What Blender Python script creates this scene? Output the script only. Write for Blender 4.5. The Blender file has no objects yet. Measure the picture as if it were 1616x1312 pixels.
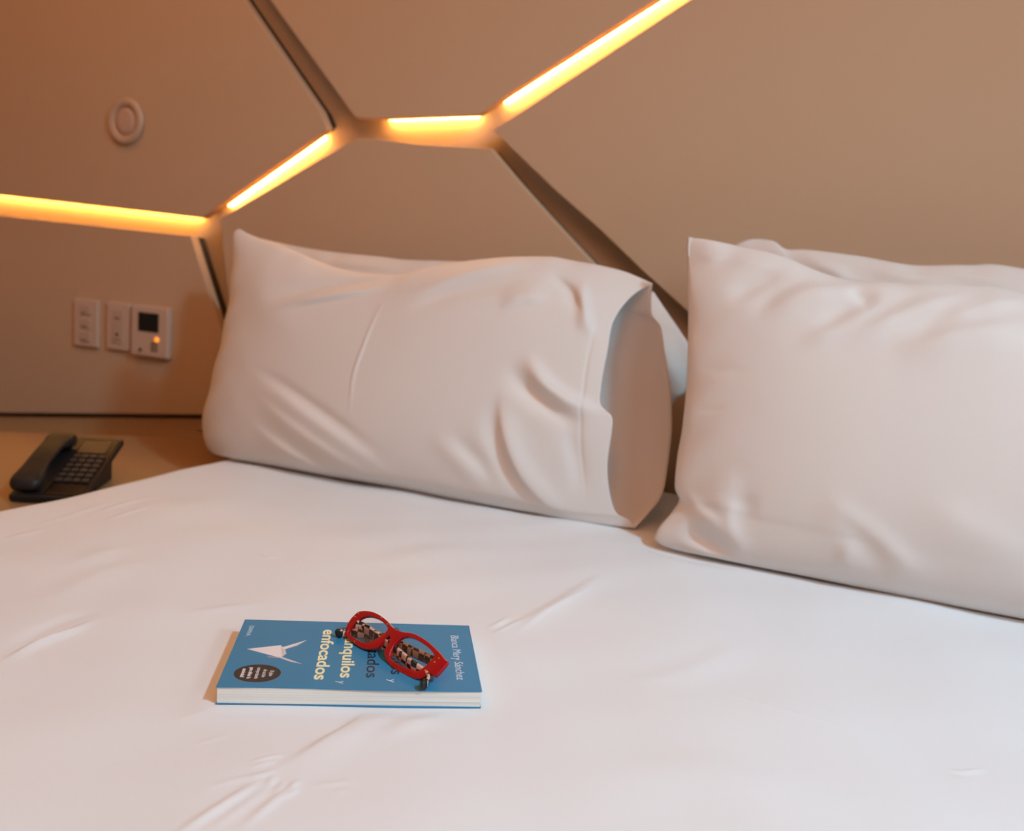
import bpy, bmesh, math, json
import numpy as np
from mathutils import Vector, Matrix
sc = bpy.context.scene
COL = sc.collection
# ------------------------------------------------------------------ camera, world, lights, exposure
cd = bpy.data.cameras.new('camera'); cam = bpy.data.objects.new('camera', cd); COL.objects.link(cam)
RT = Vector((0.919238, 0.38588601, 0.07806077)); UP = Vector((-0.12981411, 0.10989429, 0.98542962)); FW = Vector((-0.37168507, 0.91597775, -0.15111246))
M = Matrix((RT, UP, -FW)).transposed().to_4x4(); M.translation = (0, 0, 0.93308); cam.matrix_world = M
cd.sensor_fit = 'HORIZONTAL'; cd.sensor_width = 36; cd.lens = 36*1448.12/1616
cd.clip_start = .02
cd.dof.use_dof = True; cd.dof.focus_distance = 0.90; cd.dof.aperture_fstop = 4.8
sc.camera = cam
wd = bpy.data.worlds.new('world'); sc.world = wd; wd.use_nodes = True
wd.node_tree.nodes['Background'].inputs[0].default_value = (1, .72, .5, 1)
wd.node_tree.nodes['Background'].inputs[1].default_value = 0.3
def area(name, loc, target, sx, sy, power, color):
    l = bpy.data.lights.new(name, 'AREA'); l.shape = 'RECTANGLE'; l.size = sx; l.size_y = sy; l.energy = power; l.color = color
    o = bpy.data.objects.new(name, l); COL.objects.link(o); o.location = loc
    o.rotation_euler = (Vector(target)-Vector(loc)).to_track_quat('-Z', 'Y').to_euler(); return o
sl = bpy.data.lights.new('ceiling_spotlight', 'SPOT'); sl.energy = 285; sl.color = (.43, .78, 1); sl.spot_size = math.radians(72); sl.spot_blend = 1; sl.shadow_soft_size = .11
so_ = bpy.data.objects.new('ceiling_spotlight', sl); COL.objects.link(so_); so_.location = (1.6, .22, 2.75)
so_.rotation_euler = (Vector((-.42, .66, .55))-so_.location).to_track_quat('-Z', 'Y').to_euler()
wl = area('window_daylight', (1.93, -.35, 2.1), (.3, 1.75, 1.55), .9, .9, 8, (.62, .84, 1)); wl.data.spread = math.radians(95)
area('ceiling_lamp', (.2, -.5, 2.7), (.1, -.1, 0), 1.6, 1.6, 31, (1, .46, .22))
area('ceiling_lamp', (-1.7, .9, 2.7), (-1.6, 1.1, 0), .6, .6, 8, (1, .42, .12))
sc.view_settings.view_transform = 'Standard'; sc.view_settings.look = 'None'
sc.view_settings.gamma = 1; sc.view_settings.use_curve_mapping = False
sc.view_settings.exposure = -0.08
D = json.loads('''{"left_front":{"yb":1.385,"al":15.6,"top":[[-1.2245,0.4467],[-1.1889,0.4344],[-1.0868,0.4111],[-0.9869,0.3853],[-0.9008,0.3781],[-0.8346,0.3819],[-0.7566,0.4055],[-0.6892,0.4197],[-0.6182,0.4304],[-0.5599,0.4344],[-0.5049,0.4292],[-0.433,0.42],[-0.376,0.4025]],"bot":[[-1.1574,-0.0051],[-1.1358,-0.0068],[-1.0336,-0.0046],[-0.9352,-0.0048],[-0.815,-0.0032],[-0.7382,-0.0032],[-0.592,-0.0054],[-0.5001,-0.0057],[-0.4324,-0.0076],[-0.3378,0.003]],"left":[[-1.1574,-0.0051],[-1.1853,0.0081],[-1.206,0.0338],[-1.2129,0.0769],[-1.2103,0.1429],[-1.2081,0.2107],[-1.2113,0.2939],[-1.2202,0.358],[-1.2321,0.4094],[-1.2348,0.4382],[-1.2245,0.4467]],"right":[[-0.338,0.0033],[-0.3491,0.0147],[-0.3677,0.0208],[-0.3793,0.044],[-0.3893,0.0896],[-0.3891,0.1452],[-0.3928,0.1686],[-0.413,0.1845],[-0.4179,0.2113],[-0.4191,0.2707],[-0.4212,0.3275],[-0.4026,0.3748],[-0.3763,0.4021]],"back":[[-0.338,0.0033],[-0.3216,0.0331],[-0.309,0.0646],[-0.3105,0.1106],[-0.3154,0.1691],[-0.3227,0.2109],[-0.332,0.2523],[-0.3462,0.297],[-0.3572,0.337],[-0.3732,0.3543],[-0.3766,0.3805],[-0.3763,0.4021]],"strokes":[[[[-1.0871,0.1552],[-0.9981,0.1229],[-0.8834,0.0741],[-0.7746,0.0261],[-0.7229,0.005]],0.0075,0.014,0.026],[[[-1.0675,0.121],[-0.9768,0.0788],[-0.8746,0.0365],[-0.7996,0.0095],[-0.7591,-0.0008]],0.0065,0.012,0.022],[[[-1.071,0.0706],[-0.9865,0.0332],[-0.9075,0.0056],[-0.8558,-0.0014],[-0.8156,-0.0056]],0.005,0.01,0.018],[[[-1.0917,0.1731],[-0.9865,0.14],[-0.8621,0.09],[-0.7489,0.0384]],-0.004,0.01,0.014],[[[-1.0726,0.2712],[-1.0139,0.2959],[-0.9159,0.3225],[-0.8174,0.3506]],0.008,0.016,0.007],[[[-0.9374,0.2172],[-1.0451,0.2701],[-1.0981,0.3072],[-1.1628,0.407]],0.003,0.03,0.03],[[[-1.0981,0.3072],[-0.9955,0.3296],[-0.897,0.3511],[-0.8244,0.3603]],-0.006,0.012,0.014],[[[-0.8265,0.3477],[-0.8362,0.2806],[-0.8429,0.2229],[-0.8468,0.1744],[-0.8405,0.1145],[-0.8401,0.0802]],0.0022,0.0028,0.0028],[[[-0.8021,0.3255],[-0.7289,0.362],[-0.6183,0.4067],[-0.5529,0.4207]],0.008,0.012,0.012],[[[-0.7857,0.2941],[-0.7012,0.3405],[-0.6154,0.3646],[-0.5678,0.3805]],-0.006,0.014,0.014],[[[-0.6616,0.1051],[-0.6058,0.0722],[-0.5529,0.0243]],-0.005,0.016,0.014],[[[-0.6925,0.1007],[-0.6351,0.0638],[-0.5722,0.0132]],0.0035,0.018,0.016],[[[-0.4915,0.3992],[-0.4775,0.3578],[-0.4587,0.3132],[-0.441,0.2857]],0.01,0.008,0.014],[[[-0.5541,0.4033],[-0.5084,0.3723],[-0.4808,0.3406],[-0.4601,0.3088]],-0.008,0.009,0.014],[[[-0.6153,0.32],[-0.5746,0.3453],[-0.527,0.3536]],0.007,0.02,0.012],[[[-0.5532,0.2572],[-0.5134,0.211],[-0.4651,0.1837],[-0.4047,0.1751]],0.014,0.012,0.014],[[[-0.5816,0.2413],[-0.5413,0.195],[-0.4781,0.1614],[-0.4153,0.1413]],-0.009,0.014,0.016],[[[-0.5718,0.1913],[-0.562,0.1293],[-0.5234,0.0561],[-0.4675,0.0122],[-0.4184,-0.0033]],0.01,0.022,0.008],[[[-0.5887,0.185],[-0.5801,0.1184],[-0.5499,0.0561],[-0.5023,0.0145]],-0.006,0.014,0.014],[[[-0.4614,0.1636],[-0.4493,0.1203],[-0.4339,0.0821],[-0.4233,0.0237]],-0.005,0.018,0.014],[[[-0.4439,0.3732],[-0.4462,0.2437],[-0.4349,0.1224],[-0.4187,0.0444],[-0.418,-0.0052]],-0.0018,0.002,0.002]]},"right_front":{"yb":1.31,"al":15.6,"top":[[-0.3147,0.4801],[-0.2898,0.4785],[-0.263,0.4751],[-0.2114,0.4673],[-0.1684,0.4593],[-0.1216,0.4421],[-0.0768,0.4311],[-0.0193,0.4299],[0.0848,0.4354],[0.154,0.4293],[0.4,0.375],[0.55,0.4],[0.645,0.44]],"bot":[[-0.2899,0.0131],[-0.2731,0.0047],[-0.2233,-0.0001],[-0.1526,-0.0023],[-0.0798,-0.0027],[-0.0181,-0.0037],[0.0989,-0.0057],[0.2014,-0.0058],[0.4,0.0],[0.62,0.0]],"left":[[-0.2899,0.0131],[-0.2852,0.031],[-0.2686,0.0587],[-0.2621,0.0769],[-0.2716,0.0945],[-0.2752,0.1401],[-0.2748,0.1788],[-0.2779,0.234],[-0.2849,0.2952],[-0.2956,0.3679],[-0.3072,0.4336],[-0.3131,0.4638],[-0.3147,0.4801]],"right":[[0.62,0.0],[0.655,0.1],[0.66,0.22],[0.655,0.34],[0.645,0.44]],"strokes":[[[[-0.1761,0.3324],[-0.1706,0.3535],[-0.1447,0.3818],[-0.1052,0.4004],[-0.0338,0.4159],[0.0628,0.42]],0.01,0.014,0.024],[[[-0.1946,0.3398],[-0.1779,0.3734],[-0.1481,0.4056],[-0.108,0.4201]],-0.005,0.018,0.018],[[[-0.126,0.3105],[-0.0803,0.3396],[-0.0436,0.3683],[-0.0062,0.3861]],0.006,0.012,0.018],[[[-0.077,0.3156],[-0.0324,0.3443],[0.0106,0.3767],[0.0575,0.4015],[0.1117,0.4154]],0.007,0.012,0.016],[[[-0.07,0.414],[-0.0515,0.3977],[-0.0288,0.3776]],-0.007,0.018,0.01],[[[-0.1044,0.335],[-0.0677,0.3674],[-0.0387,0.3921]],-0.004,0.016,0.016],[[[-0.0038,0.3061],[0.0358,0.3297],[0.0893,0.3542],[0.1769,0.3773]],0.009,0.014,0.032],[[[0.0345,0.3402],[0.0721,0.3738],[0.1138,0.3966],[0.1723,0.4204]],0.008,0.014,0.018],[[[0.0089,0.329],[0.0512,0.359],[0.1225,0.3848],[0.1749,0.3957]],-0.006,0.018,0.018],[[[-0.2399,0.375],[-0.1916,0.4069],[-0.1481,0.4354]],-0.008,0.02,0.016],[[[-0.2594,0.4418],[-0.2054,0.4407],[-0.1609,0.4345]],0.004,0.016,0.01],[[[-0.2931,0.4515],[-0.2691,0.4459],[-0.2395,0.4597]],0.005,0.008,0.008],[[[-0.2689,0.2722],[-0.2103,0.2696],[-0.1675,0.2745]],-0.0015,0.01,0.01],[[[-0.2631,0.2083],[-0.232,0.2101],[-0.2021,0.2162]],-0.0012,0.005,0.005],[[[-0.2598,0.0907],[-0.2263,0.0628],[-0.1841,0.0437]],0.008,0.01,0.014],[[[-0.2037,0.0998],[-0.1733,0.0849],[-0.1339,0.0764]],-0.004,0.016,0.016],[[[-0.1963,0.1364],[-0.1854,0.0939],[-0.183,0.0505],[-0.1639,0.0235],[-0.1396,0.0022]],0.008,0.016,0.03],[[[-0.2634,0.0163],[-0.226,0.0055],[-0.1903,0.0004],[-0.1433,-0.0006]],0.01,0.008,0.01],[[[-0.2578,0.0373],[-0.2067,0.0222],[-0.1575,0.0096]],-0.011,0.014,0.012],[[[-0.0738,0.1164],[-0.0215,0.083],[0.029,0.0508],[0.0932,0.0128]],0.007,0.016,0.034],[[[-0.0463,0.0913],[0.0016,0.056],[0.0456,0.0093]],-0.006,0.018,0.018],[[[0.0341,0.1298],[0.1008,0.1003],[0.2104,0.0614]],0.005,0.025,0.035],[[[-0.0264,0.0613],[-0.0208,0.0374],[-0.0231,0.008]],0.003,0.012,0.012]]},"left_rear":{"yb":1.55,"al":12,"top":[[-1.3451,0.4297],[-1.2977,0.4296],[-1.1899,0.4168],[-1.0859,0.4099],[-0.978,0.4077],[-0.9147,0.4055],[-0.782,0.4108],[-0.6342,0.4148],[-0.4953,0.4045],[-0.4061,0.3798]],"bot":[[-1.3568,-0.0628],[-1.1984,-0.0499],[-1.0419,-0.0432],[-0.7546,-0.0356],[-0.4993,-0.0233],[-0.3351,0.0211]],"left":[[-1.3568,-0.0628],[-1.3487,-0.0367],[-1.3319,0.0292],[-1.3274,0.1682],[-1.3291,0.3213],[-1.347,0.3901],[-1.3451,0.4297]],"right":[[-0.3372,0.0306],[-0.3443,0.1363],[-0.3428,0.1857],[-0.3239,0.2082],[-0.3121,0.2474],[-0.3217,0.2821],[-0.3464,0.3133],[-0.3708,0.3404],[-0.4062,0.3807]],"strokes":[[[[-0.3746,0.3167],[-0.3517,0.2532],[-0.3311,0.2033]],0.008,0.012,0.02],[[[-0.3894,0.3552],[-0.344,0.289],[-0.3166,0.2224]],-0.005,0.015,0.015],[[[-1.1504,0.3934],[-0.9932,0.3841],[-0.8842,0.3844]],0.004,0.01,0.01]]},"right_rear":{"yb":1.5,"al":12,"top":[[-0.2765,0.462],[-0.2675,0.4735],[-0.2418,0.4849],[-0.2063,0.4837],[-0.184,0.4711],[-0.1498,0.4722],[-0.0676,0.4671],[0.0118,0.4581],[0.0908,0.4636],[0.1673,0.4631],[0.45,0.41],[0.6,0.42],[0.67,0.45]],"bot":[[-0.16,0.0],[0.0,0.0],[0.3,0.0],[0.66,0.0]],"left":[[-0.16,0.0],[-0.17,0.1],[-0.165,0.2],[-0.15,0.3],[-0.2765,0.462]],"right":[[0.66,0.0],[0.685,0.15],[0.685,0.3],[0.67,0.45]],"strokes":[[[[-0.2304,0.4488],[-0.1718,0.4475],[-0.1328,0.4401]],-0.006,0.012,0.012],[[[-0.159,0.4585],[-0.1044,0.4371],[-0.0654,0.4202]],0.008,0.01,0.012],[[[-0.079,0.4537],[0.004,0.4351],[0.0908,0.4249]],0.006,0.01,0.014],[[[0.0204,0.4435],[0.0891,0.4389],[0.1635,0.4374]],0.004,0.008,0.008]]},"pan":{"A":[[-2.548,1.0483],[-1.5361,1.0079],[-1.2034,1.2126],[-1.1988,1.2194],[-1.2189,1.2554],[-1.4322,1.492]],"B":[[-1.3631,1.4895],[-1.1289,1.2414],[-1.0939,1.2383],[-0.9593,1.2441],[-0.8386,1.2491],[-0.8303,1.2519],[-0.7758,1.2879],[-0.4908,1.4576]],"C":[[-0.4252,1.4552],[-0.7954,1.222],[-0.8037,1.2206],[-0.7549,1.1821],[-0.6548,1.1039],[-0.5572,1.0343],[-0.4629,0.9599],[-0.369,0.8912]],"D":[[-0.5696,0.9734],[-0.669,1.0594],[-0.7306,1.1146],[-0.8035,1.1839],[-0.9613,1.1877],[-1.0756,1.1973],[-1.1214,1.1965],[-1.2132,1.1516],[-1.3187,1.0953],[-1.4821,1.0106],[-1.4716,0.9372],[-1.4594,0.8718]]},"E":[[-1.569,0.9656],[-2.5497,0.9933]],"led":[[[-2.548,1.0483],[-1.5713,1.0096]],[[-1.4879,1.0369],[-1.2242,1.2015]],[[-1.0689,1.2393],[-0.85,1.2488]],[[-0.7955,1.2739],[-0.3735,1.5312]]],"sensor":[-1.7703,1.75,1.2255],"p1":{"c":[-1.8909,1.75,0.7277],"w":0.0799,"h":0.1197},"p2":{"c":[-1.7833,1.75,0.7297],"w":0.0741,"h":0.1192},"p3":{"c":[-1.6755,1.75,0.7265],"w":0.1167,"h":0.1249},"book":{"o":[-0.494,0.5953,0.55],"yaw":0.52067813},"crane":[[0.0135,0.0791],[0.0432,0.0896],[0.0667,0.1037],[0.0484,0.0805],[0.0508,0.0705],[0.0476,0.0632],[0.0675,0.0485],[0.0424,0.063],[0.0363,0.0612]],"gl":{"o":[-0.4331,0.7269,0.5675],"w":[0.93186,-0.36281,0.0],"u":[0.23321,0.59899,0.76604],"n":[-0.27793,-0.71385,0.64279],"out":[[-0.02997,0.03109],[-0.01647,0.03586],[-0.00206,0.03653],[0.01197,0.03453],[0.02298,0.03159],[0.03554,0.03208],[0.04706,0.03488],[0.05902,0.03552],[0.07343,0.03426],[0.08767,0.03147],[0.10171,0.02723],[0.10461,0.02557],[0.10077,0.01064],[0.09432,0.01005],[0.08534,0.00133],[0.07288,-0.00086],[0.05972,-0.00124],[0.04606,-8e-05],[0.03594,0.00344],[0.03018,0.00791],[0.02849,0.01317],[0.02801,0.01976],[0.02417,0.02344],[0.02104,0.01886],[0.0192,0.00881],[0.01068,0.00345],[0.00065,0.00093],[-0.01284,0.00189],[-0.02786,0.00417],[-0.03322,0.0084],[-0.03485,0.01764],[-0.03395,0.02426]],"lL":[[-0.0214,0.0274],[-0.01437,0.0308],[-0.0034,0.03251],[0.00854,0.03155],[0.01617,0.0291],[0.01723,0.02518],[0.01388,0.01877],[0.00731,0.01117],[0.00113,0.00713],[-0.01056,0.00622],[-0.02244,0.00662],[-0.0276,0.00825],[-0.02768,0.01488],[-0.02532,0.02197]],"lR":[[0.0386,0.02583],[0.04453,0.02972],[0.05459,0.03137],[0.06855,0.03078],[0.08022,0.02864],[0.08688,0.02551],[0.08675,0.02063],[0.08335,0.01289],[0.07834,0.00707],[0.06775,0.00516],[0.05498,0.00423],[0.04402,0.0049],[0.03885,0.00705],[0.03669,0.01459],[0.03667,0.02131]]},"tipR":[[-0.3405,0.7012,0.5735],[-0.3414,0.6935,0.5715],[-0.3408,0.683,0.5705]],"tipL":[[-0.4571,0.7458,0.5735],[-0.4616,0.7429,0.5715],[-0.4663,0.7388,0.5705]],"bed":[[[[-0.396,0.4263],[-0.3916,0.4754],[-0.386,0.5315]],0.0038,0.004,0.004],[[[-0.3617,0.4589],[-0.3628,0.5157],[-0.3629,0.539]],0.0028,0.004,0.004],[[[-0.3798,0.4432],[-0.3771,0.4981],[-0.3768,0.5269]],0.0015,0.004,0.004],[[[-0.3864,0.5282],[-0.379,0.5786],[-0.372,0.6535],[-0.361,0.7258]],0.0055,0.006,0.022],[[[-0.3872,0.5818],[-0.3768,0.6308],[-0.3604,0.6886]],-0.002,0.004,0.01],[[[-0.4115,0.5341],[-0.4018,0.5484],[-0.3923,0.5595]],0.0025,0.002,0.002],[[[-0.4067,0.5296],[-0.4002,0.5386],[-0.394,0.5498]],0.002,0.002,0.002],[[[-0.3984,0.5142],[-0.3909,0.5266],[-0.3852,0.5381]],0.0026,0.0022,0.003],[[[-0.3836,0.5329],[-0.3807,0.5246],[-0.3775,0.5129]],0.0025,0.002,0.003],[[[-0.3736,0.5287],[-0.3707,0.5226],[-0.3686,0.5086]],0.002,0.002,0.002],[[[-0.3618,0.5181],[-0.3634,0.5288],[-0.3633,0.5348]],0.0025,0.002,0.002],[[[-0.3628,0.5082],[-0.3578,0.5148],[-0.3591,0.5274]],0.0022,0.002,0.002],[[[-0.4192,0.4876],[-0.4043,0.5108],[-0.3881,0.5343]],0.0012,0.003,0.003],[[[-0.3555,0.5286],[-0.341,0.5399],[-0.3237,0.5559]],0.0014,0.003,0.003],[[[-0.3364,0.5329],[-0.3276,0.5361],[-0.3214,0.5435]],0.0012,0.003,0.003],[[[-0.3476,0.594],[-0.3312,0.6586],[-0.3045,0.7307]],0.003,0.01,0.012],[[[-0.4666,0.5341],[-0.4609,0.5491],[-0.4506,0.5671]],0.001,0.003,0.003],[[[-0.7074,0.5524],[-0.722,0.6112],[-0.7202,0.6466],[-0.7235,0.6895]],0.0045,0.003,0.008],[[[-0.721,0.5631],[-0.7438,0.6446],[-0.7333,0.7159]],-0.002,0.01,0.01],[[[-1.0275,0.9433],[-1.0384,1.0358],[-1.0393,1.1295]],0.0028,0.005,0.006],[[[-0.9834,0.9245],[-0.992,0.9899],[-0.9971,1.0707]],0.002,0.005,0.006],[[[-1.0169,0.8044],[-1.0151,0.8794]],0.002,0.006,0.006],[[[-1.0325,0.8353],[-1.0491,0.9519],[-1.066,1.0632]],0.0015,0.006,0.006],[[[-0.6674,0.7388],[-0.6365,0.7828],[-0.6091,0.8136]],0.002,0.008,0.012],[[[-0.7332,0.9588],[-0.7075,0.9479],[-0.6931,0.962]],0.003,0.003,0.003],[[[-0.7043,0.9503],[-0.6272,0.9657],[-0.5015,0.9399]],0.0008,0.003,0.003],[[[-0.845,0.7763],[-0.8693,0.8177],[-0.8777,0.8766]],0.003,0.02,0.02],[[[-0.7879,0.6671],[-0.8197,0.7806],[-0.8045,0.866]],0.003,0.02,0.03],[[[-0.3596,0.8349],[-0.3348,0.9546],[-0.3068,1.1683]],0.0035,0.008,0.016],[[[-0.3368,0.8658],[-0.3301,0.9626],[-0.309,1.0902]],0.0018,0.004,0.004],[[[-0.3698,0.8813],[-0.3633,0.901],[-0.3592,0.9332]],0.003,0.004,0.004],[[[-0.3582,0.8639],[-0.3507,0.8985],[-0.3435,0.937]],0.002,0.003,0.003],[[[-0.1687,0.881],[-0.0717,0.8605],[0.0086,0.8522],[0.0915,0.826]],0.0012,0.003,0.006],[[[0.0817,0.8273],[0.1014,0.8272],[0.1222,0.8466]],0.0022,0.003,0.003],[[[0.0886,0.815],[0.1029,0.8121],[0.1116,0.8019]],0.0018,0.003,0.003],[[[-0.2213,0.8139],[-0.1516,0.8919],[-0.0968,1.0462]],0.002,0.015,0.02],[[[-0.4708,0.8852],[-0.3668,0.8664],[-0.2337,0.7749]],0.0012,0.01,0.02],[[[-0.4982,0.5693],[-0.492,0.593]],0.001,0.004,0.004],[[[-0.5879,0.9636],[-0.5331,1.1027],[-0.4495,1.1302]],0.003,0.03,0.03],[[[-0.1937,0.6159],[-0.1002,0.7017],[0.0424,0.7135]],0.003,0.03,0.03],[[[-0.3312,1.355],[-0.2686,1.302],[-0.1466,1.285]],-0.006,0.02,0.02]],"studs":[[-0.03088,0.02446],[-0.02904,0.02871],[0.00191,0.03486],[0.01356,0.03205],[-0.01187,0.00356],[0.09385,0.02579],[0.09183,0.021]],"pads":[[0.02655,0.02007]]}''')
BZ = .55
# ------------------------------------------------------------------ helpers
def mat(name, col, rough=.6, spec=.3, metal=0, bump=None, var=None, sheen=0, coat=0, emit=None):
    m = bpy.data.materials.new(name); m.use_nodes = True; nt = m.node_tree; b = nt.nodes['Principled BSDF']
    b.inputs['Base Color'].default_value = (*col, 1); b.inputs['Roughness'].default_value = rough
    b.inputs['Specular IOR Level'].default_value = spec; b.inputs['Metallic'].default_value = metal
    b.inputs['Sheen Weight'].default_value = sheen; b.inputs['Coat Weight'].default_value = coat
    tc = nt.nodes.new('ShaderNodeTexCoord')
    if var:   # (scale, amount)
        n = nt.nodes.new('ShaderNodeTexNoise'); n.inputs['Scale'].default_value = var[0]; n.inputs['Detail'].default_value = 6
        nt.links.new(tc.outputs['Object'], n.inputs['Vector'])
        r = nt.nodes.new('ShaderNodeMapRange'); r.inputs['To Min'].default_value = 1-var[1]; r.inputs['To Max'].default_value = 1+var[1]
        nt.links.new(n.outputs['Fac'], r.inputs['Value'])
        h = nt.nodes.new('ShaderNodeHueSaturation'); h.inputs['Color'].default_value = (*col, 1)
        nt.links.new(r.outputs[0], h.inputs['Value']); nt.links.new(h.outputs[0], b.inputs['Base Color'])
    if bump:  # (scale, strength, distance)
        n = nt.nodes.new('ShaderNodeTexNoise'); n.inputs['Scale'].default_value = bump[0]; n.inputs['Detail'].default_value = 4
        nt.links.new(tc.outputs['Object'], n.inputs['Vector'])
        k = nt.nodes.new('ShaderNodeBump'); k.inputs['Strength'].default_value = bump[1]; k.inputs['Distance'].default_value = bump[2]
        nt.links.new(n.outputs['Fac'], k.inputs['Height']); nt.links.new(k.outputs[0], b.inputs['Normal'])
    if emit:
        b.inputs['Emission Color'].default_value = (*emit[0], 1); b.inputs['Emission Strength'].default_value = emit[1]
    return m
def mesh(name, V, F, m, parent=None, smooth=False, bevel=0, seg=2, solid=0, auto=False):
    off = Vector(parent.location) if parent else Vector((0, 0, 0))
    pp = parent.parent if parent else None
    if pp: off += Vector(pp.location)
    me = bpy.data.meshes.new(name); me.from_pydata([tuple(Vector(v)-off) for v in V], [], F); me.update()
    bm = bmesh.new(); bm.from_mesh(me); bmesh.ops.recalc_face_normals(bm, faces=bm.faces); bm.to_mesh(me); bm.free()
    if smooth: me.polygons.foreach_set('use_smooth', [True]*len(me.polygons))
    o = bpy.data.objects.new(name, me); COL.objects.link(o); me.materials.append(m); o.parent = parent
    if solid:
        s = o.modifiers.new('solid', 'SOLIDIFY'); s.thickness = solid; s.offset = 0
    if bevel:
        b = o.modifiers.new('bevel', 'BEVEL'); b.width = bevel; b.segments = seg; b.limit_method = 'ANGLE'; b.angle_limit = .6
    return o
def thing(name, label, cat, loc, group=None):
    o = bpy.data.objects.new(name, None); COL.objects.link(o); o.location = loc; o.empty_display_size = .05
    o['label'] = label; o['category'] = cat
    if group: o['group'] = group
    return o
def tag(o, label, cat, group=None):
    o['label'] = label; o['category'] = cat
    if group: o['group'] = group
    return o
def struct(o): o['kind'] = 'structure'; return o
BF = [(0, 1, 2, 3), (7, 6, 5, 4), (0, 4, 5, 1), (1, 5, 6, 2), (2, 6, 7, 3), (3, 7, 4, 0)]
def frame_box(o, a, b, c, x0, x1, y0, y1, z0, z1):
    """8 corners of a box in the frame (origin o, axes a b c)"""
    o, a, b, c = map(Vector, (o, a, b, c))
    return [o+a*x+b*y+c*z for z in (z0, z1) for x, y in ((x0, y0), (x1, y0), (x1, y1), (x0, y1))]
def box(name, x0, x1, y0, y1, z0, z1, m, parent=None, bevel=0, **k):
    return mesh(name, frame_box((0, 0, 0), (1, 0, 0), (0, 1, 0), (0, 0, 1), x0, x1, y0, y1, z0, z1), BF, m, parent, bevel=bevel, **k)
def fbox(name, fr, x0, x1, y0, y1, z0, z1, m, parent=None, bevel=0, **k):
    return mesh(name, frame_box(*fr, x0, x1, y0, y1, z0, z1), BF, m, parent, bevel=bevel, **k)
def prism(name, pts, ax, m, parent=None, bevel=0, smooth=False):
    """pts: front ring of 3-d points, ax: extrusion vector"""
    n = len(pts); P = [Vector(p) for p in pts]; V = P+[p+Vector(ax) for p in P]
    F = [tuple(range(n)), tuple(range(2*n-1, n-1, -1))]+[(i, (i+1) % n, n+(i+1) % n, n+i) for i in range(n)]
    return mesh(name, V, F, m, parent, bevel=bevel, smooth=smooth)
def catmull(P, per=8, closed=False):
    P = np.array(P, float); n = len(P); out = []
    rng = range(n) if closed else range(n-1)
    for i in rng:
        p0 = P[(i-1) % n] if (closed or i > 0) else 2*P[0]-P[1]; p1 = P[i]; p2 = P[(i+1) % n]
        p3 = P[(i+2) % n] if (closed or i < n-2) else 2*P[-1]-P[-2]
        for k in range(per):
            t = k/per
            out.append(.5*((2*p1)+(-p0+p2)*t+(2*p0-5*p1+4*p2-p3)*t*t+(-p0+3*p1-3*p2+p3)*t**3))
    if not closed: out.append(P[-1])
    return np.array(out)
def resample(P, n):
    P = catmull(P, 10) if len(P) > 2 else np.array(P, float)
    d = np.r_[0, np.cumsum(np.linalg.norm(np.diff(P, axis=0), axis=1))]; d /= d[-1]; t = np.linspace(0, 1, n)
    return np.stack([np.interp(t, d, P[:, k]) for k in range(P.shape[1])], 1)
def sstep(x): x = np.clip(x, 0, 1); return x*x*(3-2*x)
def strokes(X, Y, S):
    """ridges and creases: each (polyline, height, width on its left, width on its right)"""
    Z = np.zeros_like(X)
    for pts, amp, wa, wb in S:
        P = catmull(pts, 5) if len(pts) > 2 else np.array(pts, float)
        seg = np.linalg.norm(np.diff(P, axis=0), axis=1); L = seg.sum(); c = 0
        best = np.full(X.shape, 1e9); sg = np.ones_like(X); tau = np.zeros_like(X)
        mx = 3.2*max(wa, wb)
        lo, hi = P.min(0)-mx, P.max(0)+mx
        I = (X > lo[0]) & (X < hi[0]) & (Y > lo[1]) & (Y < hi[1])
        x, y = X[I], Y[I]
        if not len(x): continue
        bb = np.full(x.shape, 1e9); ss = np.ones_like(x); tt = np.zeros_like(x)
        for i in range(len(P)-1):
            a, b = P[i], P[i+1]; d = b-a; l2 = d@d+1e-12
            t = np.clip(((x-a[0])*d[0]+(y-a[1])*d[1])/l2, 0, 1)
            dx, dy = x-a[0]-t*d[0], y-a[1]-t*d[1]; q = dx*dx+dy*dy
            u = q < bb; bb[u] = q[u]; ss[u] = np.sign(d[0]*dy-d[1]*dx)[u]; tt[u] = ((c+t*seg[i])/L)[u]
            c += seg[i]
        dd = np.sqrt(bb); w = np.where(ss > 0, wa, wb)
        Z[I] += amp*np.exp(-(dd/w)**2)*sstep(tt/.42)*sstep((1-tt)/.42)
    return Z
def grid_faces(nu, nv, o=0):
    i = np.arange(nu-1)[:, None]; j = np.arange(nv-1)[None, :]; a = o+i*nv+j
    return np.stack([a, a+nv, a+nv+1, a+1], -1).reshape(-1, 4).tolist()
def link_np(name, V, F, m, parent=None, solid=0, weld=0):
    off = np.array(parent.location) if parent else np.zeros(3)
    me = bpy.data.meshes.new(name); me.from_pydata((V-off).tolist(), [], F); me.update()
    if weld:
        bm = bmesh.new(); bm.from_mesh(me); bmesh.ops.remove_doubles(bm, verts=bm.verts, dist=weld)
        bmesh.ops.recalc_face_normals(bm, faces=bm.faces); bm.to_mesh(me); bm.free()
    me.polygons.foreach_set('use_smooth', [True]*len(me.polygons)); me.materials.append(m)
    o = bpy.data.objects.new(name, me); COL.objects.link(o); o.parent = parent
    if solid:
        s = o.modifiers.new('solid', 'SOLIDIFY'); s.thickness = solid; s.offset = 0
    return o
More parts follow.
